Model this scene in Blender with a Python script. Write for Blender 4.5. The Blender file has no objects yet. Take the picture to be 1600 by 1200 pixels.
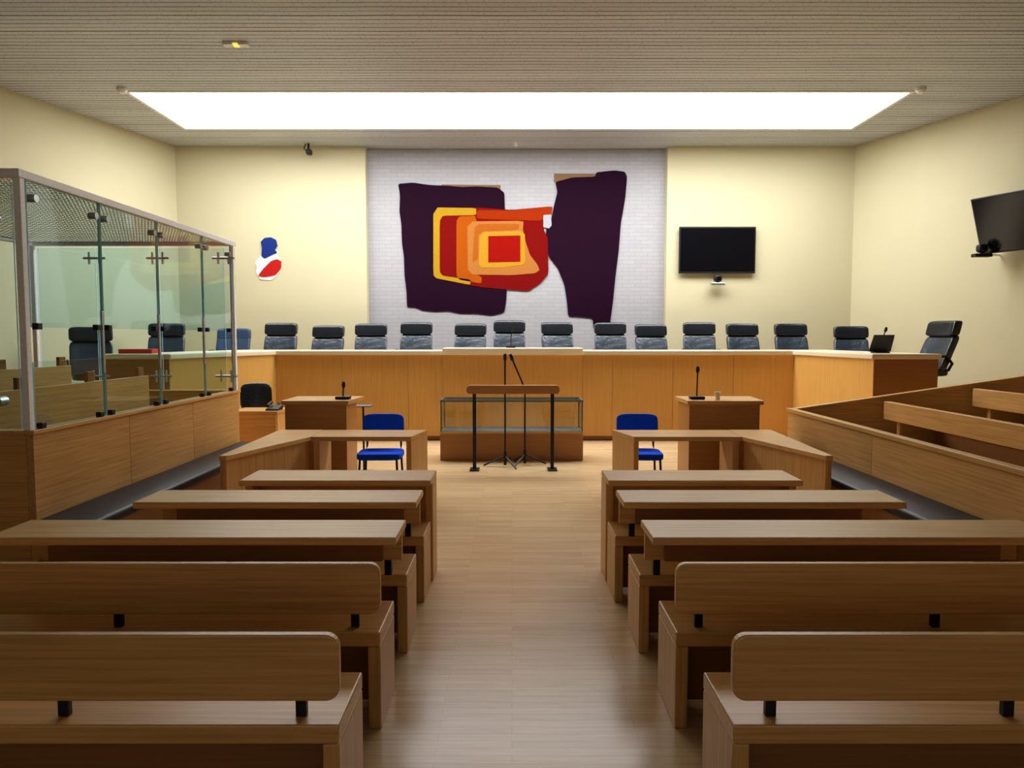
import bpy, bmesh, math, random
from mathutils import Vector, Matrix
random.seed(4)
C = bpy.context.scene.collection
bpy.context.scene.view_settings.view_transform = "Standard"
try: bpy.context.scene.view_settings.look = "Medium High Contrast"
except Exception as e: print("look", e)
CH = 1.70            # camera height
F = 1142.0; T = math.tan(math.radians(3.76))

# ------------------------------------------------------------ materials
def newmat(name):
    m = bpy.data.materials.new(name); m.use_nodes = True
    nt = m.node_tree; b = nt.nodes["Principled BSDF"]
    return m, nt, b
def N(nt, t, **kw):
    n = nt.nodes.new(t)
    for k, v in kw.items(): setattr(n, k, v)
    return n
def L(nt, a, b): nt.links.new(a, b)
def ramp(nt, stops):
    r = nt.nodes.new("ShaderNodeValToRGB")
    els = r.color_ramp.elements
    els[0].position, els[0].color = stops[0][0], (*stops[0][1], 1)
    els[1].position, els[1].color = stops[-1][0], (*stops[-1][1], 1)
    for p, c in stops[1:-1]:
        e = els.new(p); e.color = (*c, 1)
    return r
def wood(name, dark, light, axis=0, rough=0.33, var=0.25, spec=.5):
    m, nt, b = newmat(name)
    tc = N(nt, "ShaderNodeTexCoord"); oi = N(nt, "ShaderNodeObjectInfo")
    off = N(nt, "ShaderNodeVectorMath", operation="SCALE"); off.inputs[0].default_value = (7, 13, 5)
    L(nt, oi.outputs["Random"], off.inputs["Scale"])
    add = N(nt, "ShaderNodeVectorMath", operation="ADD")
    L(nt, tc.outputs["Object"], add.inputs[0]); L(nt, off.outputs[0], add.inputs[1])
    mp = N(nt, "ShaderNodeMapping"); s = [40, 40, 40]; s[axis] = 1.1
    mp.inputs["Scale"].default_value = s
    L(nt, add.outputs[0], mp.inputs["Vector"])
    n1 = N(nt, "ShaderNodeTexNoise"); n1.inputs["Scale"].default_value = 1.6; n1.inputs["Detail"].default_value = 7; n1.inputs["Distortion"].default_value = .5
    L(nt, mp.outputs[0], n1.inputs["Vector"])
    r = ramp(nt, [(.15, dark), (.85, light)])
    L(nt, n1.outputs["Fac"], r.inputs[0])
    n2 = N(nt, "ShaderNodeTexNoise"); n2.inputs["Scale"].default_value = 1.3
    L(nt, add.outputs[0], n2.inputs["Vector"])
    hs = N(nt, "ShaderNodeHueSaturation")
    mr = N(nt, "ShaderNodeMapRange"); mr.inputs["To Min"].default_value = 1 - var; mr.inputs["To Max"].default_value = 1 + var
    sm = N(nt, "ShaderNodeMath", operation="MULTIPLY_ADD"); sm.inputs[1].default_value = .35
    L(nt, oi.outputs["Random"], sm.inputs[0])
    ml = N(nt, "ShaderNodeMath", operation="MULTIPLY"); ml.inputs[1].default_value = .65
    L(nt, n2.outputs["Fac"], ml.inputs[0]); L(nt, ml.outputs[0], sm.inputs[2])
    L(nt, sm.outputs[0], mr.inputs["Value"])
    L(nt, mr.outputs[0], hs.inputs["Value"]); L(nt, r.outputs[0], hs.inputs["Color"])
    L(nt, hs.outputs[0], b.inputs["Base Color"])
    b.inputs["Roughness"].default_value = rough
    b.inputs["Specular IOR Level"].default_value = spec
    bp = N(nt, "ShaderNodeBump"); bp.inputs["Strength"].default_value = .04; bp.inputs["Distance"].default_value = .01
    L(nt, n1.outputs["Fac"], bp.inputs["Height"]); L(nt, bp.outputs[0], b.inputs["Normal"])
    return m
def plain(name, col, rough=.5, metal=0, nscale=40, bump=.05, cvar=.06, spec=.5):
    m, nt, b = newmat(name)
    tc = N(nt, "ShaderNodeTexCoord"); n = N(nt, "ShaderNodeTexNoise"); n.inputs["Scale"].default_value = nscale; n.inputs["Detail"].default_value = 4
    L(nt, tc.outputs["Object"], n.inputs["Vector"])
    r = ramp(nt, [(.3, tuple(c*(1-cvar) for c in col)), (.7, tuple(min(1, c*(1+cvar)) for c in col))])
    L(nt, n.outputs["Fac"], r.inputs[0]); L(nt, r.outputs[0], b.inputs["Base Color"])
    b.inputs["Roughness"].default_value = rough; b.inputs["Metallic"].default_value = metal
    b.inputs["Specular IOR Level"].default_value = spec
    if bump:
        bp = N(nt, "ShaderNodeBump"); bp.inputs["Strength"].default_value = bump; bp.inputs["Distance"].default_value = .01
        L(nt, n.outputs["Fac"], bp.inputs["Height"]); L(nt, bp.outputs[0], b.inputs["Normal"])
    return m
def emit(name, col, st):
    m, nt, b = newmat(name)
    b.inputs["Base Color"].default_value = (*col, 1)
    b.inputs["Emission Color"].default_value = (*col, 1); b.inputs["Emission Strength"].default_value = st
    return m
def glassmat(name, tint, refl=1.0, rough=0.0):
    # thin pane: straight transmission plus a facing-dependent mirror layer (same from both sides)
    m, nt, b = newmat(name); nt.nodes.remove(b)
    out = nt.nodes["Material Output"]
    tr = N(nt, "ShaderNodeBsdfTransparent"); tr.inputs[0].default_value = (*tint, 1)
    gl = N(nt, "ShaderNodeBsdfGlossy"); gl.inputs["Roughness"].default_value = rough; gl.inputs["Color"].default_value = (.93, 1, 1, 1)
    lw = N(nt, "ShaderNodeLayerWeight"); lw.inputs["Blend"].default_value = .5
    pw = N(nt, "ShaderNodeMath", operation="POWER"); pw.inputs[1].default_value = 4.5; L(nt, lw.outputs["Facing"], pw.inputs[0])
    mu = N(nt, "ShaderNodeMath", operation="MULTIPLY_ADD"); mu.inputs[1].default_value = .75*refl; mu.inputs[2].default_value = .03*refl
    L(nt, pw.outputs[0], mu.inputs[0])
    mx = N(nt, "ShaderNodeMixShader"); L(nt, mu.outputs[0], mx.inputs[0]); L(nt, tr.outputs[0], mx.inputs[1]); L(nt, gl.outputs[0], mx.inputs[2])
    L(nt, mx.outputs[0], out.inputs["Surface"])
    return m

WD, WL = (.50, .262, .085), (.80, .485, .190)
M_woodx = wood("oak_bench_lengthwise", WD, WL, 0, .36, .22, .6)
M_woody = wood("oak_panel_depthwise", WD, WL, 1, .38, .22)
M_woodz = wood("oak_panel_upright", WD, WL, 2, .38, .22)
M_desk = wood("honey_veneer_upright", (.62, .345, .092), (.76, .465, .155), 2, .38, .14, .4)
M_top = wood("pale_worktop_laminate", (.80, .69, .49), (.90, .79, .59), 0, .3, .08)
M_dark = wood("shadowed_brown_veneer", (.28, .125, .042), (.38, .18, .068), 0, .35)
M_case = wood("orange_brown_veneer", (.42, .20, .06), (.56, .28, .095), 0, .35)
M_black = plain("black_painted_steel", (.012, .012, .014), .4)
M_leather = plain("black_blue_leather", (.010, .014, .02), .26, 0, 30, .25, .06, .8)
M_leather2 = plain("leather_back_painted_sheen", (.018, .032, .052), .30, 0, 9, 1.0, .3, 1.0)  # chair backs: skylight reflection put into a lighter, bluer leather colour
M_vinyl = plain("dark_grey_vinyl", (.022, .023, .028), .45, 0, 12, .1)
M_blueleather = plain("slate_blue_leather", (.04, .07, .13), .35, 0, 50, .1)
M_blue = plain("royal_blue_fabric", (.012, .12, .98), .8, 0, 150, .2, .06, .2)
M_chrome = plain("brushed_steel", (.55, .56, .58), .28, 1)
M_alu = plain("pale_grey_aluminium", (.93, .93, .95), .5, 0)
M_white = plain("white_plastic", (.8, .8, .78), .45)
M_screen = plain("black_glossy_screen", (.006, .006, .008), .16, 0, 5, 0)
M_plasticblk = plain("black_plastic", (.015, .015, .016), .45)
M_glass = glassmat("clear_green_tint_glass", (.86, .945, .965), .9)
M_glass2 = glassmat("clear_glass", (.93, .95, .955), 1.5)
M_gedge = plain("green_glass_edge", (.45, .76, .78), .15, 0, 5, 0)
M_red = plain("red_cover", (.5, .03, .02), .5)

def wallmat():
    m, nt, b = newmat("cream_rendered_wall")
    tc = N(nt, "ShaderNodeTexCoord")
    n = N(nt, "ShaderNodeTexNoise"); n.inputs["Scale"].default_value = .7; n.inputs["Detail"].default_value = 4
    L(nt, tc.outputs["Object"], n.inputs["Vector"])
    r = ramp(nt, [(.3, (.625, .57, .385)), (.7, (.655, .60, .41))])
    L(nt, n.outputs["Fac"], r.inputs[0]); L(nt, r.outputs[0], b.inputs["Base Color"])
    n2 = N(nt, "ShaderNodeTexNoise"); n2.inputs["Scale"].default_value = 45
    L(nt, tc.outputs["Object"], n2.inputs["Vector"])
    bp = N(nt, "ShaderNodeBump"); bp.inputs["Strength"].default_value = .12; bp.inputs["Distance"].default_value = .01
    L(nt, n2.outputs["Fac"], bp.inputs["Height"]); L(nt, bp.outputs[0], b.inputs["Normal"])
    b.inputs["Roughness"].default_value = .8
    b.inputs["Specular IOR Level"].default_value = .25
    return m
M_wall = wallmat()
def brickmat():
    m, nt, b = newmat("painted_white_brick")
    tc = N(nt, "ShaderNodeTexCoord"); sx = N(nt, "ShaderNodeSeparateXYZ"); cx = N(nt, "ShaderNodeCombineXYZ")
    L(nt, tc.outputs["Object"], sx.inputs[0]); L(nt, sx.outputs[0], cx.inputs[0]); L(nt, sx.outputs[2], cx.inputs[1])
    br = N(nt, "ShaderNodeTexBrick"); br.inputs["Scale"].default_value = 1
    br.inputs["Brick Width"].default_value = .24; br.inputs["Row Height"].default_value = .075; br.inputs["Mortar Size"].default_value = .005
    br.inputs["Color1"].default_value = (.415, .405, .43, 1); br.inputs["Color2"].default_value = (.445, .435, .46, 1); br.inputs["Mortar"].default_value = (.37, .36, .385, 1)
    L(nt, cx.outputs[0], br.inputs["Vector"]); L(nt, br.outputs["Color"], b.inputs["Base Color"])
    bp = N(nt, "ShaderNodeBump"); bp.inputs["Strength"].default_value = .35; bp.inputs["Distance"].default_value = .01; bp.invert = True
    L(nt, br.outputs["Fac"], bp.inputs["Height"]); L(nt, bp.outputs[0], b.inputs["Normal"])
    b.inputs["Roughness"].default_value = .7
    return m
M_brick = brickmat()
def floormat():
    m, nt, b = newmat("oak_strip_parquet")
    tc = N(nt, "ShaderNodeTexCoord")
    br = N(nt, "ShaderNodeTexBrick"); br.inputs["Scale"].default_value = 1
    br.inputs["Brick Width"].default_value = .85; br.inputs["Row Height"].default_value = .055; br.inputs["Mortar Size"].default_value = .0006
    br.inputs["Color1"].default_value = (.66, .47, .275, 1); br.inputs["Color2"].default_value = (.76, .57, .35, 1); br.inputs["Mortar"].default_value = (.36, .23, .12, 1)
    br.offset = .37
    L(nt, tc.outputs["Object"], br.inputs["Vector"])
    mp = N(nt, "ShaderNodeMapping"); mp.inputs["Scale"].default_value = (1.5, 30, 1)
    L(nt, tc.outputs["Object"], mp.inputs["Vector"])
    n = N(nt, "ShaderNodeTexNoise"); n.inputs["Scale"].default_value = 2; n.inputs["Detail"].default_value = 6
    L(nt, mp.outputs[0], n.inputs["Vector"])
    mx = N(nt, "ShaderNodeMixRGB", blend_type="MULTIPLY"); mx.inputs[0].default_value = .5
    r = ramp(nt, [(.3, (.74, .70, .66)), (.7, (1.12, 1.1, 1.08))])
    L(nt, n.outputs["Fac"], r.inputs[0]); L(nt, br.outputs["Color"], mx.inputs[1]); L(nt, r.outputs[0], mx.inputs[2])
    L(nt, mx.outputs[0], b.inputs["Base Color"])
    b.inputs["Roughness"].default_value = .27
    b.inputs["Specular IOR Level"].default_value = .42
    bp = N(nt, "ShaderNodeBump"); bp.inputs["Strength"].default_value = .03; bp.inputs["Distance"].default_value = .01
    L(nt, n.outputs["Fac"], bp.inputs["Height"]); L(nt, bp.outputs[0], b.inputs["Normal"])
    return m
M_floor = floormat()
def ceilmat():
    m, nt, b = newmat("slatted_metal_ceiling")
    tc = N(nt, "ShaderNodeTexCoord"); sx = N(nt, "ShaderNodeSeparateXYZ"); L(nt, tc.outputs["Object"], sx.inputs[0])
    wn = N(nt, "ShaderNodeTexNoise"); wn.inputs["Scale"].default_value = .5; L(nt, tc.outputs["Object"], wn.inputs["Vector"])
    wy = N(nt, "ShaderNodeMath", operation="MULTIPLY_ADD"); wy.inputs[1].default_value = .05; L(nt, wn.outputs["Fac"], wy.inputs[0]); L(nt, sx.outputs[1], wy.inputs[2])
    def line(period, width):
        d = N(nt, "ShaderNodeMath", operation="DIVIDE"); d.inputs[1].default_value = period; L(nt, wy.outputs[0], d.inputs[0])
        f = N(nt, "ShaderNodeMath", operation="FRACT"); L(nt, d.outputs[0], f.inputs[0])
        g = N(nt, "ShaderNodeMath", operation="LESS_THAN"); g.inputs[1].default_value = width; L(nt, f.outputs[0], g.inputs[0])
        return g
    a = line(.105, .22); c = line(.42, .05)
    bn = N(nt, "ShaderNodeMapping"); bn.inputs["Scale"].default_value = (.8, 9, 1); L(nt, tc.outputs["Object"], bn.inputs["Vector"])
    b1 = N(nt, "ShaderNodeTexNoise"); b1.inputs["Scale"].default_value = 1; b1.inputs["Detail"].default_value = 1; L(nt, bn.outputs[0], b1.inputs["Vector"])
    br_ = ramp(nt, [(.35, (.6, .6, .6)), (.6, (1, 1, 1))]); L(nt, b1.outputs["Fac"], br_.inputs[0])
    am = N(nt, "ShaderNodeMath", operation="MULTIPLY"); L(nt, a.outputs[0], am.inputs[0]); L(nt, br_.outputs[0], am.inputs[1])
    cm = N(nt, "ShaderNodeMath", operation="MULTIPLY"); L(nt, c.outputs[0], cm.inputs[0]); L(nt, br_.outputs[0], cm.inputs[1])
    mp = N(nt, "ShaderNodeMapping"); mp.inputs["Scale"].default_value = (.05, 2.4, 1); L(nt, tc.outputs["Object"], mp.inputs["Vector"])
    n = N(nt, "ShaderNodeTexNoise"); n.inputs["Scale"].default_value = 1.; n.inputs["Detail"].default_value = 1; L(nt, mp.outputs[0], n.inputs["Vector"])
    r = ramp(nt, [(.3, (.54, .57, .62)), (.7, (.66, .69, .75))]); L(nt, n.outputs["Fac"], r.inputs[0])
    m1 = N(nt, "ShaderNodeMixRGB"); m1.inputs[2].default_value = (.22, .23, .25, 1)
    L(nt, am.outputs[0], m1.inputs[0]); L(nt, r.outputs[0], m1.inputs[1])
    m2 = N(nt, "ShaderNodeMixRGB"); m2.inputs[2].default_value = (.05, .052, .055, 1)
    L(nt, cm.outputs[0], m2.inputs[0]); L(nt, m1.outputs[0], m2.inputs[1])
    v = N(nt, "ShaderNodeTexVoronoi"); v.inputs["Scale"].default_value = 26; L(nt, tc.outputs["Object"], v.inputs["Vector"])
    r2 = ramp(nt, [(.12, (.62, .62, .62)), (.3, (1, 1, 1))]); L(nt, v.outputs["Distance"], r2.inputs[0])
    m3 = N(nt, "ShaderNodeMixRGB", blend_type="MULTIPLY"); m3.inputs[0].default_value = 1
    L(nt, m2.outputs[0], m3.inputs[1]); L(nt, r2.outputs[0], m3.inputs[2])
    L(nt, m3.outputs[0], b.inputs["Base Color"])
    b.inputs["Roughness"].default_value = .55
    bp = N(nt, "ShaderNodeBump"); bp.inputs["Strength"].default_value = .5; bp.inputs["Distance"].default_value = .02; bp.invert = True
    L(nt, am.outputs[0], bp.inputs["Height"]); L(nt, bp.outputs[0], b.inputs["Normal"])
    return m
M_ceil = ceilmat()
def meshmat():
    m, nt, b = newmat("perforated_grey_sheet")
    tc = N(nt, "ShaderNodeTexCoord"); v = N(nt, "ShaderNodeTexVoronoi"); v.inputs["Scale"].default_value = 16; v.inputs["Randomness"].default_value = 0
    L(nt, tc.outputs["Object"], v.inputs["Vector"])
    g = N(nt, "ShaderNodeMath", operation="GREATER_THAN"); g.inputs[1].default_value = .42; L(nt, v.outputs["Distance"], g.inputs[0])
    L(nt, g.outputs[0], b.inputs["Alpha"]); b.inputs["Base Color"].default_value = (.55, .56, .56, 1); b.inputs["Roughness"].default_value = .5
    return m
M_mesh = meshmat()
def fabric(name, col): return plain(name, col, 1, 0, 90, .3, .12, .0)

# ------------------------------------------------------------ mesh helpers
def finish(name, bm, mat, parent=None, origin=None, smooth=False, mats=None):
    me = bpy.data.meshes.new(name)
    bmesh.ops.recalc_face_normals(bm, faces=bm.faces)
    if origin is None:
        lo = Vector((1e9,)*3); hi = -lo
        for v in bm.verts:
            for i in range(3): lo[i] = min(lo[i], v.co[i]); hi[i] = max(hi[i], v.co[i])
        origin = (lo+hi)/2
    origin = Vector(origin)
    for v in bm.verts: v.co -= origin
    bm.to_mesh(me); bm.free()
    for mm in (mats or [mat]): me.materials.append(mm)
    if smooth:
        for p in me.polygons: p.use_smooth = True
        try: me.set_sharp_from_angle(angle=math.radians(40))
        except Exception: pass
    o = bpy.data.objects.new(name, me); C.objects.link(o)
    if parent is not None:
        o.parent = parent; o.location = origin - parent.location
    else: o.location = origin
    return o
def bbox(bm, x, y, z, bev=0.0, seg=2):
    x, y, z = sorted(x), sorted(y), sorted(z)
    vs = [bm.verts.new((a, b, c)) for a in x for b in y for c in z]
    q = [(0,1,3,2),(4,6,7,5),(0,4,5,1),(2,3,7,6),(0,2,6,4),(1,5,7,3)]
    fs = [bm.faces.new([vs[i] for i in f]) for f in q]
    if bev:
        es = list({e for f in fs for e in f.edges})
        bmesh.ops.bevel(bm, geom=es, offset=bev, segments=seg, affect="EDGES", profile=.5)
def box(name, x, y, z, mat, parent=None, bev=0.004, **k):
    bm = bmesh.new(); bbox(bm, x, y, z, bev); return finish(name, bm, mat, parent, **k)
def bprism(bm, pts, vec):
    vec = Vector(vec); a = [bm.verts.new(Vector(p)) for p in pts]; b = [bm.verts.new(Vector(p)+vec) for p in pts]
    n = len(a); bm.faces.new(a); bm.faces.new(list(reversed(b)))
    for i in range(n): bm.faces.new([a[i], b[i], b[(i+1) % n], a[(i+1) % n]])
def prism(name, pts, vec, mat, parent=None, bev=0, **k):
    bm = bmesh.new(); bprism(bm, pts, vec)
    if bev:
        bmesh.ops.recalc_face_normals(bm, faces=bm.faces)
        bmesh.ops.bevel(bm, geom=list(bm.edges), offset=bev, segments=2, affect="EDGES", profile=.5)
    return finish(name, bm, mat, parent, **k)
def slab(name, xy, z0, z1, mat, parent=None, bev=0, **k):
    return prism(name, [(x, y, z0) for x, y in xy], (0, 0, z1-z0), mat, parent, bev, **k)
def btube(bm, pts, r, seg=10, cap=True):
    pts = [Vector(p) for p in pts]; rings = []
    rs = r if isinstance(r, (list, tuple)) else [r]*len(pts)
    for i, p in enumerate(pts):
        d = (pts[min(i+1, len(pts)-1)] - pts[max(i-1, 0)]).normalized()
        up = Vector((0, 0, 1)) if abs(d.z) < .95 else Vector((0, 1, 0))
        a = d.cross(up).normalized(); b = d.cross(a).normalized()
        rings.append([bm.verts.new(p+(a*math.cos(t)+b*math.sin(t))*rs[i]) for t in [2*math.pi*j/seg for j in range(seg)]])
    for i in range(len(rings)-1):
        for j in range(seg):
            bm.faces.new([rings[i][j], rings[i][(j+1) % seg], rings[i+1][(j+1) % seg], rings[i+1][j]])
    if cap: bm.faces.new(rings[0]); bm.faces.new(list(reversed(rings[-1])))
def tube(name, pts, r, mat, parent=None, seg=12, **k):
    bm = bmesh.new(); btube(bm, pts, r, seg); return finish(name, bm, mat, parent, smooth=True, **k)
def bcush(bm, c, h, e=.3, bend=0., nu=48, nv=24, tilt=0.):
    def sp(v, e): return math.copysign(abs(v)**e, v)
    rows = []
    for i in range(nv+1):
        ph = -math.pi/2+math.pi*i/nv; row = []
        for j in range(nu):
            th = 2*math.pi*j/nu
            x = sp(math.cos(ph), e)*sp(math.cos(th), e); y = sp(math.cos(ph), e)*sp(math.sin(th), e); z = sp(math.sin(ph), e)
            row.append(bm.verts.new((c[0]+x*h[0], c[1]+y*h[1]-bend*(x*x)+tilt*z*h[2], c[2]+z*h[2])))
        rows.append(row)
    for i in range(nv):
        for j in range(nu):
            f = [rows[i][j], rows[i][(j+1) % nu], rows[i+1][(j+1) % nu], rows[i+1][j]]
            bm.faces.new(f)
    bmesh.ops.remove_doubles(bm, verts=rows[0]+rows[-1], dist=1e-4)
def cush(name, c, h, mat, parent=None, e=.3, bend=0., tilt=0.):
    bm = bmesh.new(); bcush(bm, c, h, e, bend, tilt=tilt); return finish(name, bm, mat, parent, smooth=True)
def rrect(x0, x1, z0, z1, r, y, n=5):
    pts = []
    for cx, cz, a0 in ((x1-r, z1-r, 0), (x0+r, z1-r, 90), (x0+r, z0+r, 180), (x1-r, z0+r, 270)):
        for i in range(n+1):
            a = math.radians(a0+90*i/n); pts.append((cx+r*math.cos(a), y, cz+r*math.sin(a)))
    return pts
def root(name, loc, label, cat, group=None):
    o = bpy.data.objects.new(name, None); o.empty_display_size = .1; C.objects.link(o); o.location = loc
    tag(o, label, cat, group); return o
def tag(o, label, cat, group=None):
    o["label"] = label; o["category"] = cat
    if group: o["group"] = group
    return o
def struct(o): o["kind"] = "structure"; return o
def dup(r, loc, rotz=0, lift=0, keep=(), label=None):
    n = r.copy(); C.objects.link(n); n.location = loc; n.rotation_euler = (0, 0, rotz)
    if label: n["label"] = label
    for ch in list(r.children):
        c = ch.copy(); C.objects.link(c); c.parent = n
        if lift and not ch.name.split(".")[0] in keep: c.location.z += lift
    return n
def on_wall(px, py, d):      # measured photograph point -> (x, z) on a frontal plane at depth d
    u = (py-600)/F; s = (u+T)/(1-u*T)
    return ((px-800)/F*(1+s*T)*math.cos(math.atan(T))*d, CH-s*d)
def chaikin(p, n=1, k=.1):
    for _ in range(n):
        q = []
        for i in range(len(p)):
            a, b = p[i], p[(i+1) % len(p)]
            q += [(a[0]*(1-k)+b[0]*k, a[1]*(1-k)+b[1]*k), (a[0]*k+b[0]*(1-k), a[1]*k+b[1]*(1-k))]
        p = q
    return p

# ------------------------------------------------------------ room shell
ZC = 5.26
struct(box("floor", (-9, 9.4), (-4, 14.5), (-.1, 0), M_floor, bev=0, origin=(0, 0, 0)))
SX0, SX1, SY0, SY1 = -5.60, 5.82, 10.95, 12.80
bm = bmesh.new()
for x, y in (((-9, 9.4), (-4, SY0)), ((-9, 9.4), (SY1, 14.5)), ((-9, SX0), (SY0, SY1)), ((SX1, 9.4), (SY0, SY1))):
    bbox(bm, x, y, (ZC, ZC+.06))
struct(finish("ceiling", bm, M_ceil, origin=(0, 0, ZC)))
bm = bmesh.new(); w = .06
bbox(bm, (SX0-w, SX0), (SY0-w, SY1+w), (ZC-.012, ZC+.05)); bbox(bm, (SX1, SX1+w), (SY0-w, SY1+w), (ZC-.012, ZC+.05))
bbox(bm, (SX0, SX1), (SY0-w, SY0), (ZC-.012, ZC+.05)); bbox(bm, (SX0, SX1), (SY1, SY1+w), (ZC-.012, ZC+.05))
struct(finish("trim_1", bm, M_white))
M_sky = emit("daylit_skylight_diffuser", (.95, .98, 1.0), 9.0)
struct(box("window_1", (SX0, SX1), (SY0, SY1), (ZC+.0, ZC+.03), M_sky, bev=0))
NL, NR = -2.76, 2.93
struct(box("wall_back_left", (-6.6, NL), (14.0, 14.25), (0, ZC), M_wall, bev=0))
struct(box("wall_back_right", (NR, 6.8), (14.0, 14.25), (0, ZC), M_wall, bev=0))
struct(box("wall_back", (NL, NR), (14.18, 14.45), (0, ZC), M_brick, bev=0))
struct(slab("wall_left", [(-6.33, 14.02), (-8.15, 8), (-8.15, -4), (-8.4, -4), (-8.4, 8.05), (-6.6, 14.02)], 0, ZC, M_wall))
struct(slab("wall_right", [(6.45, 14.02), (8.85, 8), (8.85, -4), (9.1, -4), (9.1, 8.05), (6.72, 14.02)], 0, ZC, M_wall))
bm = bmesh.new()
bbox(bm, (-8.4, 9.1), (-4.2, -4), (0, 1.2)); bbox(bm, (-8.4, 9.1), (-4.2, -4), (3.6, ZC))
bbox(bm, (-8.4, -4), (-4.2, -4), (1.2, 3.6)); bbox(bm, (4.2, 9.1), (-4.2, -4), (1.2, 3.6))
struct(finish("wall_front", bm, M_wall))
bm = bmesh.new()
for i in range(6): bbox(bm, (-4+i*1.64-.03, -4+i*1.64+.03), (-4.15, -4.05), (1.2, 3.6))
struct(finish("added_rear_window", bm, M_alu))  # unseen rear window, added to let world light onto the foreground

# ------------------------------------------------------------ dais + judges' desk
d_ = slab("dais_platform", [(-3.95, 11.95), (4.68, 11.95), (4.88, 9.75), (7.0, 9.75), (6.35, 13.98), (-6.25, 13.98), (-6.7, 9.75), (-4.63, 9.75)], 0, .72, M_woodx)
tag(d_, "raised wooden platform behind the judges' bench", "platform")
desk = root("judges_bench", (0, 11.8, 0), "long honey veneer judges' bench with pale worktop and angled ends", "desk")
ZT = 1.465
def vpanel(name, a, b, t, z0, z1, mat, par):
    a, b = Vector((*a, 0)), Vector((*b, 0)); d = (b-a).normalized(); n = Vector((-d.y, d.x, 0))*t
    pts = [a, b, b+n, a+n]
    return prism(name, [(p.x, p.y, z0) for p in pts], (0, 0, z1-z0), mat, par)
xs = [-3.82, -2.75, -1.68, -1.12, -.02, 1.14, 1.62, 2.6, 3.58, 4.55]
for i in range(len(xs)-1):
    vpanel("front_panel", (xs[i]+.002, 11.8), (xs[i+1]-.002, 11.8), .05, .08, ZT-.07, M_desk, desk)
def seg(a, b, n):
    return [((a[0]+(b[0]-a[0])*i/n, a[1]+(b[1]-a[1])*i/n), (a[0]+(b[0]-a[0])*(i+1)/n, a[1]+(b[1]-a[1])*(i+1)/n)) for i in range(n)]
for a, b in seg((4.55, 11.8), (4.75, 9.6), 2): vpanel("front_panel", a, b, .05, .0, ZT-.07, M_desk, desk)
for a, b in seg((-4.5, 9.6), (-3.82, 11.8), 2): vpanel("front_panel", a, b, .05, .0, ZT-.07, M_desk, desk)
vpanel("end_panel", (4.76, 9.6), (5.6, 9.6), .05, 0, ZT-.03, M_dark, desk)  # both end faces: lack of light painted in with the darker veneer
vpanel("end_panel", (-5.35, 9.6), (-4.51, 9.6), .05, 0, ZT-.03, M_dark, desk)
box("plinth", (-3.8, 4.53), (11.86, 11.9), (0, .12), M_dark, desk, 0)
slab("worktop", [(-3.80, 11.76), (4.52, 11.76), (4.715, 9.57), (5.63, 9.57), (5.38, 12.55), (-4.62, 12.55), (-5.38, 9.57), (-4.47, 9.57)], ZT-.07, ZT, M_top, desk, bev=.012)
slab("raised_centre_top", [(-1.12, 11.72), (1.14, 11.72), (1.14, 12.5), (-1.12, 12.5)], ZT-.06, ZT+.04, M_top, desk, bev=.01)

# ------------------------------------------------------------ high-back chairs
def judge_chair(mat, mat2, label, cat="chair"):
    r = root("office_chair", (0, 0, 0), label, cat, "high-back chairs behind the judges' bench")
    cush("seat", (0, -.02, .50), (.26, .26, .065), mat, r, .4)
    cush("backrest", (0, .22, .755), (.285, .065, .255), mat2, r, .28, .04, .42)
    bm = bmesh.new(); bcush(bm, (0, .32, 1.105), (.288, .075, .112), .34, .04, tilt=.25)
    finish("headrest", bm, mat, r, smooth=True)
    tube("headrest_bracket", [(0, .30, .85), (0, .35, 1.1)], .03, M_plasticblk, r)
    for s in (-1, 1):
        tube("armrest", [(s*.26, .18, .52), (s*.31, .2, .62), (s*.31, .12, .72), (s*.31, -.14, .72), (s*.31, -.2, .66), (s*.26, -.12, .52)], .02, M_plasticblk, r)
    tube("stem", [(0, 0, .08), (0, 0, .46)], .028, M_chrome, r)
    bm = bmesh.new()
    for i in range(5):
        a = 2*math.pi*i/5; btube(bm, [(0, 0, .11), (.3*math.cos(a), .3*math.sin(a), .075)], [.03, .016], 8)
    finish("star_base", bm, M_plasticblk, r, smooth=True)
    for i in range(5):
        a = 2*math.pi*i/5; x, y = .3*math.cos(a), .3*math.sin(a)
        tube("caster", [(x-.02, y, .03), (x+.02, y, .03)], .03, M_plasticblk, r)
    return r
KEEP = ("star_base", "caster", "stem")
lab = "black leather high-back chair with separate padded headrest"
base = judge_chair(M_leather, M_leather2, lab)
def cx(px, d): return (px-800)/F*d
first = True
rows = [(441, 503, .05), (512, 507, -.06), (582, 504, .08), (651, 502, 0), (733, 504, -.1), (796, 499, 0), (873, 502, .12), (952, 502, -.05), (1018, 505, .06), (1089, 502, -.12), (1160, 504, .03), (1234, 504, -.04)]
for px, py, rz in rows:
    d = 12.98
    loc = (cx(px, d+.25), d, .72); lift = (503-py)*.0116
    if first: base.location = loc; base.rotation_euler = (0, 0, rz); first = False
    else: dup(base, loc, rz, lift, KEEP)
dup(base, (6.0, 12.85, .72), math.radians(-14), -.06, KEEP, "black leather high-back chair at the angled end of the bench")
dup(base, (5.80, 10.3, .72), math.radians(-84), -.02, KEEP, "black leather high-back chair turned side-on beside the bench end")
dup(base, (-6.15, 10.7, .72), math.radians(30), -.1, KEEP, "black leather high-back chair seen through the dock glass")
dup(base, (-5.8, 12.2, .72), math.radians(15), -.02, KEEP, "black leather high-back chair seen through the dock glass")
b2 = judge_chair(M_blueleather, M_blueleather, "slate blue leather chair at the end of the judges' bench")
b2.location = (-4.95, 12.85, .72); b2.rotation_euler = (0, 0, .1)
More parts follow.
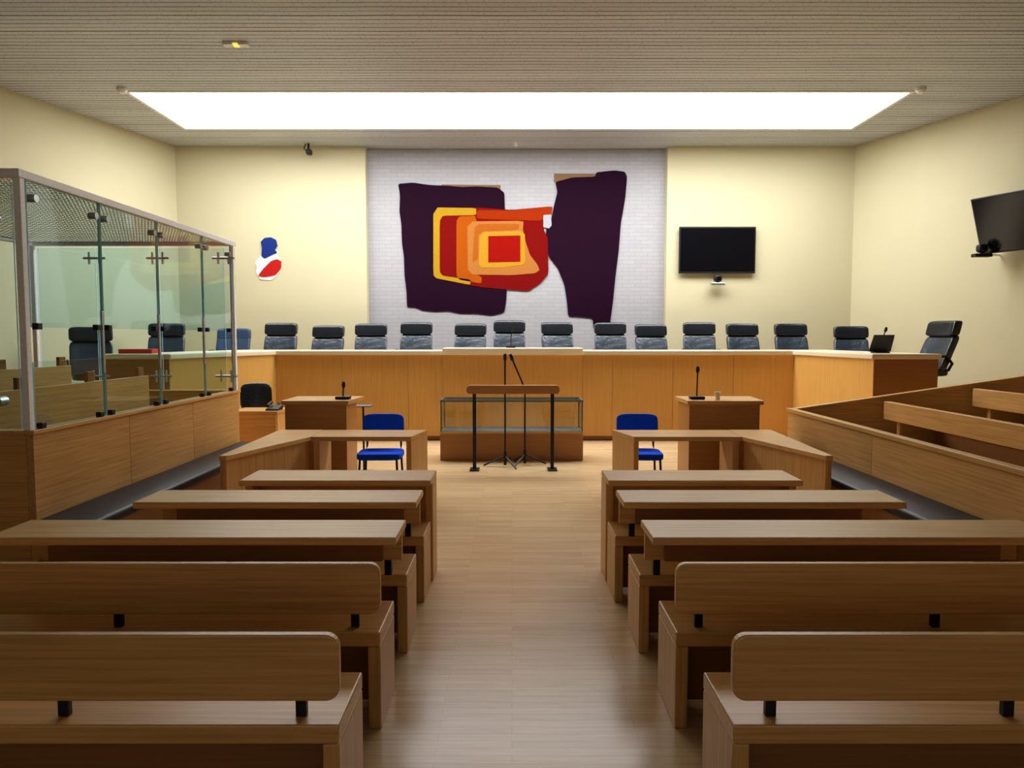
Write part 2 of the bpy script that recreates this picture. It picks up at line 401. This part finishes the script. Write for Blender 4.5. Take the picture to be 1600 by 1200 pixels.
for ch in b2.children:
    if ch.name.split(".")[0] in ("headrest",): ch.location.z -= .1

# items on the bench
def goose(loc, h, lean, label, flip=1):
    r = root("gooseneck_microphone", loc, label, "microphone")
    x, y, z = loc
    bm = bmesh.new(); bbox(bm, (x-.08, x+.08), (y-.06, y+.06), (z, z+.035), .01); finish("base", bm, M_plasticblk, r)
    pts = [(x+lean*(t**2), y-.02*t, z+.03+h*t) for t in [i/8 for i in range(9)]]
    tube("gooseneck", pts, .008, M_plasticblk, r)
    e = Vector(pts[-1]); tube("microphone_head", [e, e+Vector((lean*.15, -.005, .03)), e+Vector((lean*.25, -.01, .07))], [.014, .022, .014], M_plasticblk, r)
    return r
mon = root("desk_monitor", (5.1, 10.15, ZT), "black screen seen from the rear on the bench end", "monitor")
prism("screen", [(4.93, 10.1, ZT+.02), (5.27, 10.18, ZT+.02), (5.29, 10.12, ZT+.25), (4.97, 10.04, ZT+.25)], (0, .02, 0), M_plasticblk, mon)
box("stand_foot", (5.0, 5.2), (10.06, 10.2), (ZT, ZT+.02), M_plasticblk, mon)
goose((5.26, 10.45, ZT), .26, .05, "black gooseneck microphone on the bench end")
box_ = box("red_folder", (-5.25, -4.8), (9.75, 10.0), (ZT, ZT+.06), M_red, bev=.005); tag(box_, "red bound folder lying on the bench end", "folder")
goose((-.02, 12.05, ZT+.04), .24, .02, "small black microphone on the raised bench centre")

# ------------------------------------------------------------ pews
G = "rows of oak public benches"
def pew(xa, xo, d0, kind, posts, label):
    x0, x1 = sorted((xa, xo)); r = root("bench" if kind == "back" else "bench_with_writing_ledge", ((x0+x1)/2, d0+.19, 0), label, "bench", G)
    box("seat", (x0, x1), (d0, d0+.385), (.365, .43), M_woodx, r, .007)
    for a in (x0, x1-.055): box("end_panel", (a, a+.055), (d0+.004, d0+.381), (0, .364), M_woodz, r, .006)
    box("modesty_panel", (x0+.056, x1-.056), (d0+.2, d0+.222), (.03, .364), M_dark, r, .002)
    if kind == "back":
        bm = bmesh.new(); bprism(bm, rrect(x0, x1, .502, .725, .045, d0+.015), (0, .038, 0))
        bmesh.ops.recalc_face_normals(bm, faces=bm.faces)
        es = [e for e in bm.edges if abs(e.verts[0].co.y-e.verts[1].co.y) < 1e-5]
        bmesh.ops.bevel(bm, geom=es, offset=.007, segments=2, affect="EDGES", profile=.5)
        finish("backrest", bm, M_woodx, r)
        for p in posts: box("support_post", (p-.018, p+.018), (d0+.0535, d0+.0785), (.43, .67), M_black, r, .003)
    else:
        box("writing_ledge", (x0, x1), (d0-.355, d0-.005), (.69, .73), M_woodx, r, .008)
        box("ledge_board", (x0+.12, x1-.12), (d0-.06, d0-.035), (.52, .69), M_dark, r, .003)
        box("backrest", (x0+.02, x1-.02), (d0-.034, d0-.006), (.52, .689), M_woodx, r, .004)
        for p in posts:
            bm = bmesh.new(); bbox(bm, (p-.018, p+.018), (d0-.005, d0+.035), (.43, .66))
            finish("support_post", bm, M_black, r)
    return r
lb = "oak bench with rounded plank backrest on black steel posts"
ll = "oak bench carrying a wide writing ledge, beside the aisle"
pew(-.567, -3.1, 2.31, "back", (-.705, -1.50, -2.4), lb)
pew(-.567, -2.85, 3.06, "back", (-.685, -1.72, -2.6), lb)
pew(-.56, -2.55, 3.82, "ledge", (-.66, -1.5, -2.4), ll)
pew(-.56, -2.22, 4.57, "ledge", (-.66, -1.4, -2.1), ll)
pew(.725, 3.15, 2.31, "back", (.865, 1.66, 2.6), lb)
pew(.705, 2.95, 3.06, "back", (.815, 1.85, 2.75), lb)
pew(.68, 2.68, 3.82, "ledge", (.77, 1.6, 2.5), ll)
pew(.655, 2.31, 4.57, "ledge", (.76, 1.5, 2.2), ll)
def ftable(x0, x1):
    r = root("writing_table", ((x0+x1)/2, 5.05, 0), "oak writing table with solid end panels heading the bench rows", "table", "front writing tables")
    box("table_top", (x0, x1), (4.86, 5.25), (.69, .73), M_woodx, r, .008)
    for a in (x0, x1-.05): box("end_panel", (a, a+.05), (4.98, 5.245), (0, .689), M_woodz, r, .005)
    box("modesty_panel", (x0+.051, x1-.051), (5.15, 5.18), (.2, .689), M_woodx, r, .003)
ftable(-1.84, -.547); ftable(.648, 1.96)

# ------------------------------------------------------------ advocates' desks
def advocate(s, xin_n, xin_f, xout, tipx):
    r = root("advocate_desk", (s*1.9, 7.0, 0), "oak counsel desk with angled side wing", "desk", "counsel desks")
    slab("desk_top", [(xin_n, 7.08), (xin_f, 7.6), (xout, 7.6), (xout-s*.02, 7.08)], .675, .72, M_woodx, r, .005)
    a, b = (xin_n, 7.09), (xin_f, 7.59)
    dx = s*.05
    slab("end_panel", [a, b, (b[0]+dx, b[1]), (a[0]+dx, a[1])], 0, .674, M_woodz, r, .003)
    box("end_panel", (xout-s*.03, xout-s*.09), (7.12, 7.58), (0, .674), M_woodz, r, .003)
    slab("wing_top", [(tipx, 5.93), (xout-s*.02, 7.08), (xout+s*.001, 7.6), (xout+s*.45, 7.6), (tipx+s*.06, 5.93)], .68, .722, M_woodx, r, .005)
    slab("wing_panel", [(tipx+s*.02, 5.98), (xout+s*.01, 7.1), (xout+s*.05, 7.1), (tipx+s*.05, 5.98)], 0, .679, M_woodz, r, .002)
    slab("wing_panel", [(tipx+s*.052, 6.0), (tipx+s*.08, 6.0), (xout+s*.43, 7.58), (xout+s*.40, 7.58)], 0, .679, M_woodz, r, .002)
    return r
advocate(-1, -.985, -.885, -1.98, -2.34)
advocate(1, 1.19, 1.05, 2.26, 2.57)
def lectern(x0, x1, label):
    r = root("lectern_block", ((x0+x1)/2, 8.3, 0), label, "lectern", "lectern blocks")
    slab("lectern_top", [(x0, 8.0), (x1, 8.0), (x1+.05, 8.62), (x0-.0, 8.62)], .945, .99, M_woodx, r, .006)
    box("body", (x0+.03, x1-.03), (8.04, 8.58), (0, .944), M_case, r, .004)
lectern(-2.54, -1.80, "brown wooden lectern block carrying a microphone")
lectern(1.93, 2.77, "brown wooden lectern block carrying a microphone and a cup")
goose((-1.90, 8.2, .99), .10, .01, "short black gooseneck microphone on the lectern block")
goose((2.08, 8.2, .99), .27, .0, "tall black gooseneck microphone on the lectern block")
bm = bmesh.new()
seg_ = 20; prof = [(.0, 0), (.024, 0), (.034, .085), (.036, .087), (.032, .085), (.022, .006), (0, .006)]
rings = [[bm.verts.new((2.3+r_*math.cos(2*math.pi*j/seg_), 8.15+r_*math.sin(2*math.pi*j/seg_), .99+z)) for j in range(seg_)] for r_, z in prof]
for i in range(len(rings)-1):
    for j in range(seg_): bm.faces.new([rings[i][j], rings[i][(j+1) % seg_], rings[i+1][(j+1) % seg_], rings[i+1][j]])
bmesh.ops.remove_doubles(bm, verts=bm.verts, dist=1e-4)
tag(finish("plastic_cup", bm, M_white, smooth=True), "small white plastic cup on the lectern block", "cup")

def blue_chair(x, y, rz):
    r = root("stacking_chair", (0, 0, 0), "blue upholstered stacking chair with black tube legs behind the counsel desk", "chair", "blue stacking chairs")
    cush("seat", (0, 0, .44), (.235, .22, .04), M_blue, r, .35)
    cush("backrest", (0, .24, .73), (.225, .03, .12), M_blue, r, .4, .03)
    for s in (-1, 1):
        tube("leg", [(s*.19, -.19, .43), (s*.21, -.22, 0)], .012, M_black, r)
        tube("leg", [(s*.19, .2, .43), (s*.21, .24, 0)], .012, M_black, r)
        tube("back_support", [(s*.19, .18, .43), (s*.185, .25, .5), (s*.18, .262, .75)], .011, M_black, r)
    r.location = (x, y, 0); r.rotation_euler = (0, 0, rz)
    return r
bc = blue_chair(-1.40, 7.74, .03)
dup(bc, (1.36, 7.74, 0), -.04)

# ------------------------------------------------------------ vitrine
v = root("display_case", (0, 10.15, 0), "glass display case on a wooden plinth below the bench", "display case")
box("plinth", (-.98, .97), (9.9, 10.4), (0, .37), M_case, v)
box("deck", (-.985, .975), (9.895, 10.405), (.37, .395), M_desk, v, .003)
box("display_mat", (-.955, .945), (9.925, 10.375), (.396, .402), plain("grey_baize", (.12, .12, .12), .9), v, 0)
for nm, x, y, z in (("glass_front", (-.97, .96), (9.91, 9.918), (.396, .80)), ("glass_rear", (-.97, .96), (10.382, 10.39), (.396, .80)),
                    ("glass_side", (-.97, -.962), (9.92, 10.38), (.396, .80)), ("glass_side", (.952, .96), (9.92, 10.38), (.396, .80)), ("glass_lid", (-.97, .96), (9.91, 10.39), (.801, .809))):
    box(nm, x, y, z, M_glass2, v, 0)
bm = bmesh.new(); t = .018
for x in (-.975, .965-t+.0):
    for y in (9.9, 10.4-t): bbox(bm, (x, x+t), (y, y+t), (.395, .81))
for z in (.81,):
    bbox(bm, (-.98, .97), (9.895, 9.92), (z, z+.02)); bbox(bm, (-.98, .97), (10.38, 10.405), (z, z+.02))
    bbox(bm, (-.98, -.955), (9.92, 10.38), (z, z+.02)); bbox(bm, (.945, .97), (9.92, 10.38), (z, z+.02))
finish("frame", bm, plain("grey_green_metal", (.16, .19, .19), .35, .4), v)
# witness bar
w = root("witness_bar", (0, 9.2, 0), "freestanding wooden witness rail on two black legs", "witness stand")
bm = bmesh.new(); bprism(bm, rrect(-.572, .597, .975, 1.08, .045, 9.13), (0, .14, 0)); finish("handrail", bm, M_case, w)
for x in (-.475, .51):
    box("leg", (x-.022, x+.022), (9.18, 9.22), (.02, .975), M_black, w, .004)
    box("foot_plate", (x-.06, x+.06), (9.1, 9.3), (0, .02), M_black, w, .004)
def micstand(x, y, pts, label, a0):
    r = root("microphone_stand", (x, y, 0), label, "microphone stand", "microphone stands")
    tube("pole", pts, .011, M_black, r)
    e = Vector(pts[-1]); d = (e-Vector(pts[-2])).normalized()
    tube("microphone", [e, e+d*.03, e+d*.09], [.014, .024, .018], M_plasticblk, r)
    for i in range(3):
        a = math.radians(a0+120*i)
        tube("tripod_leg", [(x, y, .14), (x+.28*math.cos(a), y+.28*math.sin(a), .015)], .011, M_black, r)
    tube("hub", [(x, y, .02), (x, y, .2)], .02, M_black, r)
micstand(-.09, 9.45, [(-.09, 9.45, .05), (-.09, 9.45, 1.0), (-.09, 9.45, 1.38)], "tall black microphone stand behind the witness rail", 60)
micstand(.17, 9.58, [(.17, 9.58, .05), (.17, 9.58, .98), (.16, 9.57, 1.03), (0.01, 9.54, 1.38)], "black microphone stand with a leaning boom behind the witness rail", 0)

# ------------------------------------------------------------ small clerk table, chair, stand
t_ = root("clerk_table", (-3.25, 9.5, 0), "small oak side table in front of the judges' bench", "table")
box("table_top", (-3.6, -3.0), (9.3, 9.8), (.70, .74), M_woodx, t_)
box("front_panel", (-3.57, -3.03), (9.33, 9.36), (0, .70), M_woodx, t_); box("side_panel", (-3.05, -3.02), (9.361, 9.77), (0, .70), M_woodz, t_); box("side_panel", (-3.58, -3.55), (9.361, 9.77), (0, .70), M_woodz, t_)
ph = root("desk_telephone", (-3.08, 9.45, .74), "black desk telephone on the small side table", "telephone")
prism("base", [(-3.17, 9.36, .74), (-3.17, 9.56, .74), (-3.17, 9.56, .80), (-3.17, 9.36, .76)], (.16, 0, 0), M_plasticblk, ph)
tube("handset", [(-3.15, 9.38, .80), (-3.15, 9.46, .825), (-3.15, 9.54, .83)], [.022, .014, .022], M_plasticblk, ph)
cc = judge_chair(M_leather, M_leather, "low black swivel chair behind the small side table"); del cc["group"]
for ch in list(cc.children):
    if ch.name.split(".")[0] in ("headrest", "headrest_bracket", "backrest"): bpy.data.objects.remove(ch)
cush("backrest", (0, .24, .82), (.22, .045, .20), M_leather, cc, .5, .05, .2)
tube("back_support", [(0, .05, .46), (0, .22, .5), (0, .25, .8)], .02, M_plasticblk, cc)
cc.location = (-3.66, 10.4, .0); cc.name = "swivel_chair"; cc.rotation_euler = (0, 0, .3)
st = root("side_stand", (-1.86, 9.0, 0), "slim grey stand with a small flat shelf", "stand")
box("shelf", (-1.95, -1.73), (8.9, 9.1), (.83, .845), plain("blue_grey_metal", (.16, .2, .24), .4, .5), st)
tube("pole", [(-1.84, 9.0, .02), (-1.84, 9.0, .83)], .012, M_black, st); box("foot", (-1.94, -1.74), (8.9, 9.1), (0, .02), M_black, st)

# ------------------------------------------------------------ glazed dock
BX, BY0, BY1, BXO = -3.30, 5.0, 8.8, -5.75
ZW, ZR = 1.05, 2.82
dk = root("glazed_dock", (-4.5, 6.9, 0), "prisoner dock with wooden base, glass panes and pale metal frame", "dock")
yy = [BY0, 6.27, 7.53, BY1]
for i in range(3): box("base_panel", (BX-.05, BX), (yy[i]+.002, yy[i+1]-.002), (0, ZW-.03), wood("dock_veneer_%d" % i, WD, WL, 1, .4), dk, .002)
box("base_panel", (BXO, BX-.051), (BY0, BY0+.05), (0, ZW-.03), M_woodx, dk, .002)
box("base_panel", (BXO, BX-.051), (BY1-.05, BY1), (0, ZW-.03), M_woodx, dk, .002)
box("base_panel", (BXO, BXO+.05), (BY0+.051, BY1-.051), (0, ZW-.03), M_woody, dk, .002)
bm = bmesh.new(); cz = (ZW-.029, ZW)
bbox(bm, (BX-.09, BX+.02), (BY0-.02, BY1+.02), cz, .004); bbox(bm, (BXO, BX-.092), (BY0-.02, BY0+.09), cz, .004); bbox(bm, (BXO, BX-.092), (BY1-.07, BY1+.02), cz, .004)
finish("cap_rail", bm, M_woody, dk)
TR = .055
for x, y in ((BX-.03, BY0+.01), (BX-.03, BY1-.03), (BXO+.05, BY0+.01), (BXO+.05, BY1-.03)):
    box("corner_post", (x-.024, x+.024), (y-.025, y+.025), (ZW, ZR-TR), M_alu, dk, .004)
bm = bmesh.new()
bbox(bm, (BX-.06, BX+.0), (BY0-.03, BY1+.03), (ZR-TR, ZR), .004)
bbox(bm, (BXO, BX-.06), (BY0-.03, BY0+.03), (ZR-TR, ZR), .004); bbox(bm, (BXO, BX-.06), (BY1-.04, BY1+.03), (ZR-.05, ZR), .004); bbox(bm, (BXO, BXO+.08), (BY0+.07, BY1-.07), (ZR-.05, ZR), .004)
finish("top_rail", bm, M_alu, dk)
box("mesh_roof", (BXO+.08, BX-.06), (BY0+.05, BY1-.05), (ZR-.02, ZR-.01), M_mesh, dk, 0)
def pane(x, y, z, name="glass_pane"):
    bm = bmesh.new(); bbox(bm, x, y, z)
    thin = 0 if abs(x[1]-x[0]) < abs(y[1]-y[0]) else 1
    bm.normal_update()
    for f in bm.faces: f.material_index = 0 if abs(f.normal[thin]) > .5 else 1
    return finish(name, bm, None, dk, mats=[M_glass, M_gedge])
def disc(c, ax, r=.03, t=.05, name="clamp"):
    c = Vector(c); a = Vector(ax)
    tube(name, [c-a*t/2, c+a*t/2], r, M_chrome, dk, 16)
ys = [5.05, 5.95, 6.90, 7.90, 8.70]
for i in range(4):
    a, b = ys[i]+.012, ys[i+1]-.012
    pane((BX-.03, BX-.014), (a, b), (1.76, ZR-TR+.01)); pane((BX-.03, BX-.014), (a, b), (1.06, 1.52))
    for y in (a+.07, b-.07):
        disc((BX-.02, y, 2.65), (1, 0, 0), .028, .06, "disc_fixing")
        for z0, z1 in ((1.745, 1.79), (1.05, 1.09)):
            box("pane_clamp", (BX-.045, BX-.001), (y-.025, y+.025), (z0, z1), M_plasticblk, dk)
    box("link_bar", (BX-.032, BX-.012), (b-.005, b+.02), (1.40, 1.9), M_chrome, dk, .003)
xs_ = [-5.65, -4.95, -4.20, -3.42]
for i in range(3):
    a, b = xs_[i]+.01, xs_[i+1]-.01
    pane((a, b), (BY1-.03, BY1-.016), (1.06, 2.74))
    for z in (2.62, 1.22):
        bm = bmesh.new(); btube(bm, [(b-.12, BY1-.06, z), (b+.14, BY1-.06, z)], .014, 8); btube(bm, [(b-.05, BY1-.06, z-.07), (b-.05, BY1-.06, z+.07)], .014, 8); btube(bm, [(b+.07, BY1-.06, z-.07), (b+.07, BY1-.06, z+.07)], .014, 8)
        finish("spider_fixing", bm, M_chrome, dk, smooth=True)
pane((-4.5, -3.38), (BY0+.005, BY0+.019), (1.06, 2.74)); pane((-5.65, -4.52), (BY0+.005, BY0+.019), (1.06, 2.74))
for z in (2.5, 1.25): disc((-3.52, BY0+.012, z), (0, 1, 0), .035, .08, "disc_fixing")
# benches inside dock
for x, zt, lbx in ((-4.25, 1.24, "wooden bench inside the dock with upright dividers"), (-5.15, 1.36, "rear wooden bench inside the dock with upright dividers")):
    r = root("dock_bench", (x, 6.9, 0), lbx, "bench", "benches inside the dock")
    box("backrest", (x-.02, x+.02), (5.3, 8.5), (.75, zt), M_woody, r); box("seat", (x+.021, x+.42), (5.3, 8.5), (.62, .67), M_woody, r)
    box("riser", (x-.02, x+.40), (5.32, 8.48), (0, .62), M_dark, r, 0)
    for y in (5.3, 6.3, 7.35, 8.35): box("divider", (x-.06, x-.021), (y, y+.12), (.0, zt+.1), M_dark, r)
# padded wall benches
def padded(x0, x1, y0, y1, label):
    r = root("padded_bench", ((x0+x1)/2, (y0+y1)/2, 0), label, "bench", "low padded benches")
    bm = bmesh.new(); bbox(bm, (x0, x1), (y0, y1), (.35, .43), .025, 3); finish("seat_pad", bm, M_vinyl, r, smooth=True)
    box("base", (x0+.03, x1-.03), (y0+.05, y1-.05), (0, .35), M_dark, r)
padded(-3.295, -2.87, 4.95, 8.75, "long dark vinyl padded bench along the dock base")
padded(2.87, 3.295, 4.7, 8.6, "long dark vinyl padded bench along the seating barrier")

# ------------------------------------------------------------ raked seating on the other side
rk = root("seating_barrier", (3.33, 6, 0), "oak barrier enclosing raked side seating", "barrier")
for i, (a, b) in enumerate(((2.6, 4.6), (4.6, 6.65), (6.65, 8.7))): box("front_panel", (3.30, 3.35), (a+.002, b-.002), (0, .80), wood("barrier_veneer_%d" % i, WD, WL, 1, .4), rk, .002)
prism("front_cap", [(3.28, 2.6, .80), (3.37, 2.6, .80), (3.37, 2.6, .84), (3.28, 2.6, .84)], (0, 6.12, 0), M_woody, rk, .004)
prism("end_panel", [(3.351, 8.66, 0), (7.2, 8.66, 0), (7.2, 8.66, 1.35), (3.351, 8.66, .80)], (0, .05, 0), M_woodx, rk)
prism("end_cap", [(3.371, 8.63, .80), (7.2, 8.63, 1.35), (7.2, 8.63, 1.39), (3.371, 8.63, .84)], (0, .1, 0), M_woodx, rk, .003)
for x, zt, zs in ((4.35, .94, .50), (5.38, 1.09, .65), (6.4, 1.24, .80)):
    r = root("side_bench", (x, 6, 0), "oak bench with plank backrest inside the side seating", "bench", "side seating benches")
    box("seat", (x-.42, x-.03), (3.2, 8.55), (zs-.05, zs), M_woody, r); box("riser", (x-.40, x-.05), (3.25, 8.5), (0, zs-.05), M_dark, r, 0)
    box("backrest", (x-.01, x+.06), (3.2, 8.5), (zt-.21, zt), M_woody, r, .008)
    for y in (8.3, 5.9, 3.5): box("support_post", (x+.061, x+.09), (y-.03, y+.03), (0, zt-.04), M_woodz, r)

# ------------------------------------------------------------ tapestry
tp = root("wall_tapestry", (0.0, 14.15, 3.4), "large abstract tapestry, dark purple with red, orange and yellow panels", "tapestry")
def cloth(name, pts, col, lay, smooth=1, th=.006):
    q = [on_wall(x, y, 14.15) for x, y in chaikin(pts, smooth)]
    y0 = 14.172-.0035*lay
    return prism(name, [(x, y0, z) for x, z in q], (0, -th, 0), fabric("cloth_"+name, col), tp)
PUR = (.026, .009, .022)
cloth("hanging_strip", [(690, 288), (782, 289), (782, 300), (690, 300)], (.24, .15, .08), 0, 0)
cloth("hanging_strip", [(866, 271), (935, 271), (935, 285), (866, 285)], (.24, .15, .08), 0, 0)
cloth("dark_panel", [(622, 287), (645, 285), (672, 289), (700, 290), (722, 292), (745, 291), (778, 293), (788, 301), (789, 330), (800, 420), (792, 450), (791, 470), (788, 488), (768, 493), (745, 490), (720, 490), (700, 486), (680, 487), (660, 485), (648, 480), (636, 480), (635, 455), (632, 430), (631, 400), (628, 380), (627, 350), (624, 330), (625, 305)], PUR, 1)
cloth("dark_panel", [(868, 284), (895, 277), (930, 276), (932, 269), (960, 266), (976, 268), (980, 276), (977, 310), (970, 350), (967, 390), (962, 430), (958, 470), (954, 500), (952, 515), (928, 514), (926, 497), (905, 495), (888, 494), (886, 470), (882, 445), (872, 420), (858, 402), (852, 380), (854, 355), (862, 340), (866, 320), (871, 300)], PUR, 2)
cloth("crimson_field", [(680, 326), (745, 324), (800, 328), (863, 322), (862, 334), (848, 338), (850, 360), (856, 372), (857, 428), (845, 442), (826, 455), (790, 452), (755, 449), (722, 444), (680, 432)], (.20, .010, .009), 3)
cloth("mustard_band", [(677, 324), (744, 325), (744, 336), (692, 337), (687, 345), (687, 425), (692, 431), (735, 437), (735, 445), (682, 435), (677, 430)], (.44, .27, .025), 4)
cloth("vermilion_band", [(745, 328), (800, 329), (863, 322), (862, 336), (850, 338), (845, 345), (745, 342)], (.32, .038, .007), 4)
cloth("orange_block", [(718, 338), (745, 337), (745, 428), (753, 434), (752, 443), (718, 437), (713, 430), (713, 345)], (.40, .095, .010), 4)
cloth("orange_block", [(730, 346), (818, 345), (817, 358), (822, 380), (828, 398), (840, 414), (843, 422), (836, 427), (800, 430), (731, 429)], (.44, .18, .05), 5)
cloth("amber_block", [(742, 350), (812, 350), (810, 359), (755, 361), (747, 368), (747, 405), (738, 410)], (.40, .12, .02), 6)
cloth("yellow_band", [(750, 363), (820, 361), (821, 413), (785, 418), (748, 418)], (.52, .27, .03), 6)
cloth("red_centre", [(763, 369), (813, 368), (813, 409), (763, 410)], (.30, .012, .008), 7, 0)
cloth("pale_notch", [(849, 336), (861, 335), (862, 352), (858, 357), (849, 355)], (.42, .41, .43), 5, 0)

# emblem
em = root("tricolour_profile_emblem", (-4.6, 13.98, 3.9), "flat blue, white and red female profile emblem", "emblem")
def plate(name, pts, mat, y, sm=1):
    q = [on_wall(a, b, 14.0) for a, b in chaikin(pts, sm)]
    return prism(name, [(x, y, z) for x, z in q], (0, -.012, 0), mat, em)
plate("blue_cap", [(410, 388), (408, 378), (414, 372), (424, 371), (432, 375), (434, 384), (430, 390), (434, 395), (424, 399), (414, 404), (409, 400)], plain("emblem_blue", (.008, .035, .22), .4), 13.985)
plate("white_profile", [(409, 398), (404, 404), (399, 410), (402, 418), (400, 424), (404, 432), (407, 437), (424, 438), (432, 432), (440, 420), (439, 406), (433, 400), (436, 395), (430, 390), (420, 388)], plain("emblem_white", (.9, .9, .92), .5), 13.999)
plate("red_sash", [(404, 431), (412, 420), (424, 408), (433, 405), (440, 408), (440, 419), (431, 430), (413, 433)], plain("emblem_red", (.5, .015, .012), .4), 13.986)

# ------------------------------------------------------------ screens and cameras
tv = root("wall_television", (3.87, 13.9, 3.3), "black flat television mounted on the rear wall", "television", "wall televisions")
box("casing", (3.15, 4.59), (13.90, 13.95), (2.88, 3.75), M_plasticblk, tv, .008)
box("screen", (3.175, 4.565), (13.893, 13.899), (2.92, 3.72), M_screen, tv, 0)
box("wall_bracket", (3.6, 4.1), (13.951, 13.999), (3.1, 3.5), M_black, tv)
def cam(name_loc, label, arm, mat):
    x, y, z = name_loc
    r = root("conference_camera", name_loc, label, "camera")
    cush("camera_head", (x, y, z), (.075, .06, .065), M_plasticblk, r, .6)
    tube("lens", [(x, y-.045, z), (x, y-.08, z)], .035, M_screen, r)
    box("base", (x-.13, x+.13), (y-.06, y+.06), (z-.13, z-.08), mat, r, .01)
    tube("mount_arm", [(x, y, z-.05), (x, y, z-.09)], .03, M_plasticblk, r)
    bm = bmesh.new(); btube(bm, [(x, y+.03, z-.09), arm], .014, 8); finish("wall_arm", bm, M_alu, r, smooth=True)
cam((3.87, 13.85, 2.78), "small camera on a shelf bracket below the television", (3.87, 14.0, 2.71), M_chrome)
tv2 = root("wall_television", (0, 0, 0), "black flat television tilted down on the side wall", "television", "wall televisions")
box("casing", (-.72, .72), (-.025, .025), (-.43, .43), M_plasticblk, tv2, .008)
box("screen", (-.695, .695), (-.031, -.0255), (-.40, .41), M_screen, tv2, 0)
box("wall_bracket", (-.15, .15), (.026, .30), (-.1, .1), M_black, tv2)
ang = math.atan2(-1.33, .53)
tv2.matrix_world = Matrix.Translation((7.36, 10.62, 3.36)) @ Matrix.Rotation(ang, 4, "Z") @ Matrix.Rotation(math.radians(19), 4, "X") 
cam((7.10, 11.15, 3.02), "small dark camera beside the side wall television", (7.5, 11.35, 2.94), M_plasticblk)

# ceiling fittings
em_ = root("emergency_light", (-3.35, 9.15, ZC), "slim white emergency luminaire glowing yellow on the ceiling", "emergency light")
box("housing", (-3.51, -3.21), (9.09, 9.20), (ZC-.04, ZC), M_white, em_, .008)
box("lamp", (-3.38, -3.32), (9.08, 9.17), (ZC-.046, ZC-.025), emit("amber_lamp", (1, .66, .10), .9), em_, .002)
def fitting(name, x, y, label, r_=.07, h=.08):
    o = tube(name, [(x, y, ZC), (x, y, ZC-h*.6), (x, y, ZC-h)], [r_, r_, r_*.6], M_white); tag(o, label, "sensor", "ceiling sensors")
fitting("ceiling_sensor", SX0-.0, 10.75, "round white sensor on the ceiling near the skylight")
fitting("ceiling_sensor", SX1+.05, 10.75, "round white sensor on the ceiling near the skylight")
fitting("ceiling_sensor", .07, 13.75, "small white round smoke detector on the ceiling", .05, .07)
sc = root("security_camera", (-3.77, 13.8, ZC), "small dark bracket camera under the ceiling", "camera")
tube("bracket", [(-3.77, 13.8, ZC), (-3.77, 13.8, ZC-.12)], .02, M_black, sc)
cush("camera_body", (-3.75, 13.76, ZC-.17), (.05, .08, .05), M_plasticblk, sc, .5)
tube("cable", [(-3.83, 13.82, ZC), (-3.86, 13.82, ZC-.1), (-3.8, 13.8, ZC-.15)], .01, M_black, sc)

# ------------------------------------------------------------ world + camera
wd = bpy.data.worlds.new("world"); bpy.context.scene.world = wd; wd.use_nodes = True
wd.node_tree.nodes["Background"].inputs[0].default_value = (1, .98, .95, 1)
wd.node_tree.nodes["Background"].inputs[1].default_value = .65
cd = bpy.data.cameras.new("camera"); co = bpy.data.objects.new("camera", cd); C.objects.link(co)
cd.sensor_width = 36; cd.lens = 36*F/1600; cd.clip_end = 100
co.location = (0, 0, CH); co.rotation_euler = (math.radians(90-3.76), 0, 0)
bpy.context.scene.camera = co
